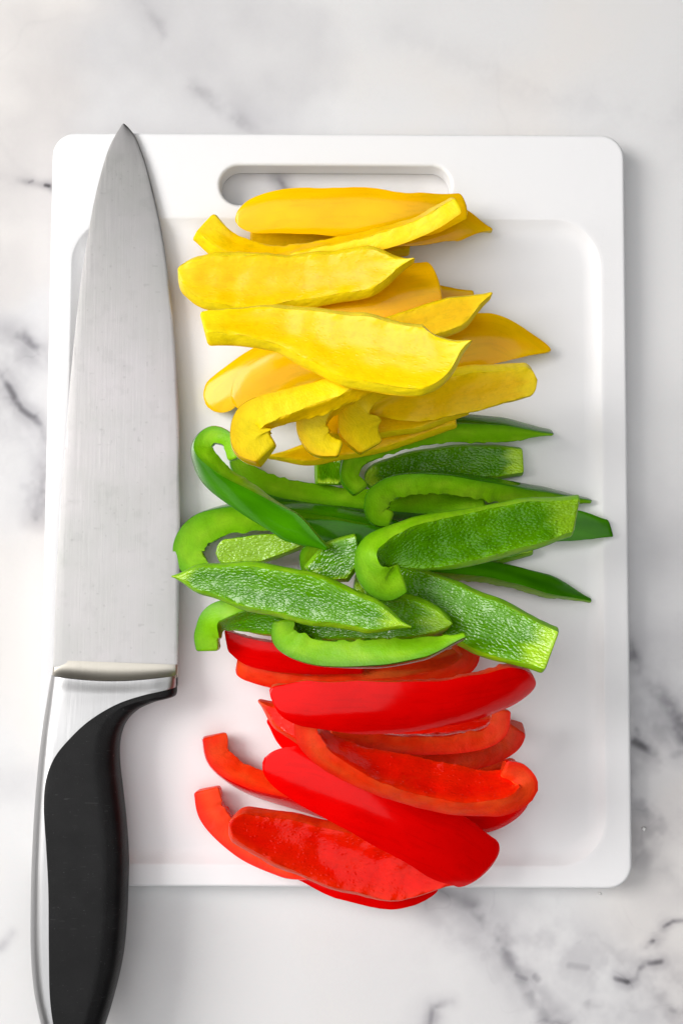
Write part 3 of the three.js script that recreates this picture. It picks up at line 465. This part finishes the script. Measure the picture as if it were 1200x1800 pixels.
  for (let i = 0; i <= 180; i++) {
    const py = lerp(218.2, 1172, Math.pow(i / 180, 1.25)), l = spine(py), r = edge(py), T = 0.0012 * lerp(0.55, 1, smooth(218, 700, py)), row = [];
    row.push(P3(l + 0.3, py, -T * 0.96));
    row.push(P3(l, py, -T * 0.8), P3(l, py, T * 0.8));
    for (const u of sec) row.push(P3(lerp(l + 0.3, r, u), py, halfAt(u, T)));
    for (const u of sec.slice().reverse()) row.push(P3(lerp(l + 0.3, r, u), py, -halfAt(u, T)));
    rows.push(row);
  }
  mesh('blade', grid(rows), steel, knife);
  // bolster: the steel flares up into the handle in a hollow curve
  const bow = (u) => 9 * Math.sin(Math.PI * clamp(u, 0, 1)) - 2;
  const brow = [];
  for (let i = 0; i <= 30; i++) {
    const t = i / 30, row = [], H = 0.0012 + 0.0026 * Math.pow(t, 2.6);
    const yy = (u) => lerp(1160 + 8 * u, 1190 + bow(u) + 2 * u, t);
    const u0 = 0, N = 24, rr = 0.06;
    const prof = (u) => H * Math.pow(clamp(1 - Math.pow(Math.abs(2 * u - 1), 9), 0, 1), 0.35);
    for (let k = 0; k <= N; k++) { const u = 0.5 - 0.5 * Math.cos(Math.PI * k / N), y = yy(u); row.push(P3(lerp(spine(y) - 1 * t, edge(y) + 1.5 * t, u), y, prof(u))); }
    for (let k = N; k >= 0; k--) { const u = 0.5 - 0.5 * Math.cos(Math.PI * k / N), y = yy(u); row.push(P3(lerp(spine(y) - 1 * t, edge(y) + 1.5 * t, u), y, -prof(u))); }
    brow.push(row);
  }
  mesh('bolster', grid(brow), new THREE.MeshPhysicalMaterial({ color: new THREE.Color().setRGB(0.50, 0.475, 0.42), metalness: 1, roughness: 0.42, bumpMap: brushed, bumpScale: 0.00003 }), knife);  // warm tint puts the beige room reflection into the steel colour
  // handle
  const hl = curve([[1180, 93], [1188, 91.5], [1230, 84], [1290, 75.5], [1350, 69], [1410, 64], [1480, 60], [1550, 57.5], [1660, 57], [1730, 62], [1790, 74], [1840, 90], [1875, 112], [1888, 130]]);
  const hr = curve([[1180, 312.5], [1208, 311.5], [1222, 309.5], [1227, 300], [1233, 275], [1246, 245], [1268, 223], [1298, 212], [1338, 210.5], [1389, 216], [1444, 222], [1507, 226], [1562, 225], [1628, 222], [1683, 216], [1734, 205], [1796, 187], [1840, 170], [1875, 150], [1888, 134]]);
  const hm = curve([[1180, 330], [1204, 318], [1209, 309], [1217, 262], [1233, 216], [1261, 168], [1294, 132], [1327, 106], [1367, 91.5], [1411, 88.5], [1481, 93], [1554, 97], [1660, 98], [1740, 100], [1800, 108], [1860, 122], [1888, 131]]);
  const HH = curve([[1180, 4.2], [1192, 4.6], [1215, 5.8], [1300, 8.4], [1500, 9.4], [1700, 9.6], [1800, 9.2], [1860, 7.6], [1884, 4.2], [1888, 1.2]]);
  const ys = []; for (let y = 1188; y <= 1888; y += y < 1320 ? 1.5 : y < 1860 ? 5 : 2) ys.push(y); ys.push(1888);
  // half height across the handle: round on the spine side, flat on the face, chamfer falling towards the belly
  const prof = (u, H, wpx) => { const l = Math.min(0.5, 32 / wpx), c = Math.min(0.45, 34 / wpx);
    let h = 1; if (u < l) h = Math.pow(clamp(1 - Math.pow(1 - u / l, 2.3), 0, 1), 0.48); else if (u > 1 - c) { const t = (u - (1 - c)) / c; h = (1 - 0.30 * t) * Math.pow(clamp(1 - Math.pow(t, 7), 0, 1), 0.5); }
    return H * MM * h * (1 - 0.05 * Math.pow(2 * u - 1, 2)); };
  const side = (from, to, sink, lip0, lip1) => ys.map((y) => {
    const L = hl(y), R = hr(y), w = R - L, H = HH(y), m = clamp((hm(y) - L) / w, 0, 1), a = from(m), b = to(m), N = 30, row = [], bowed = (u) => y < 1240 ? (bow(u)) * smooth(1240, 1188, y) : 0;
    const q = (u, s, extra) => P3(L + w * u, y + bowed(u), s * (prof(u, H, w) - sink - extra));
    if (lip0) row.push(q(a, 1, 0.0012));
    for (let k = 0; k <= N; k++) row.push(q(lerp(a, b, 0.5 - 0.5 * Math.cos(Math.PI * k / N)), 1, 0));
    if (lip1) row.push(q(b, 1, 0.0012));
    if (lip1) row.push(q(b, -1, 0.0012));
    for (let k = N; k >= 0; k--) row.push(q(lerp(a, b, 0.5 - 0.5 * Math.cos(Math.PI * k / N)), -1, 0));
    if (lip0) row.push(q(a, -1, 0.0012));
    return row;
  });
  const metalRows = side(() => 0, (m) => m, 0, false, true);
  const front = metalRows[0].map((p, i, A) => { const c = P3(202, 1200, 0); return [lerp(p[0], c[0], 0.05), lerp(p[1], c[1], 0.25), p[2] + 0.0002]; });
  mesh('handle_metal', grid([front, ...metalRows]), polished, knife);
  mesh('handle_grip', grid(side((m) => m, () => 1, 0.00018, true, false)), black, knife);
}
renderer.render(scene, camera);
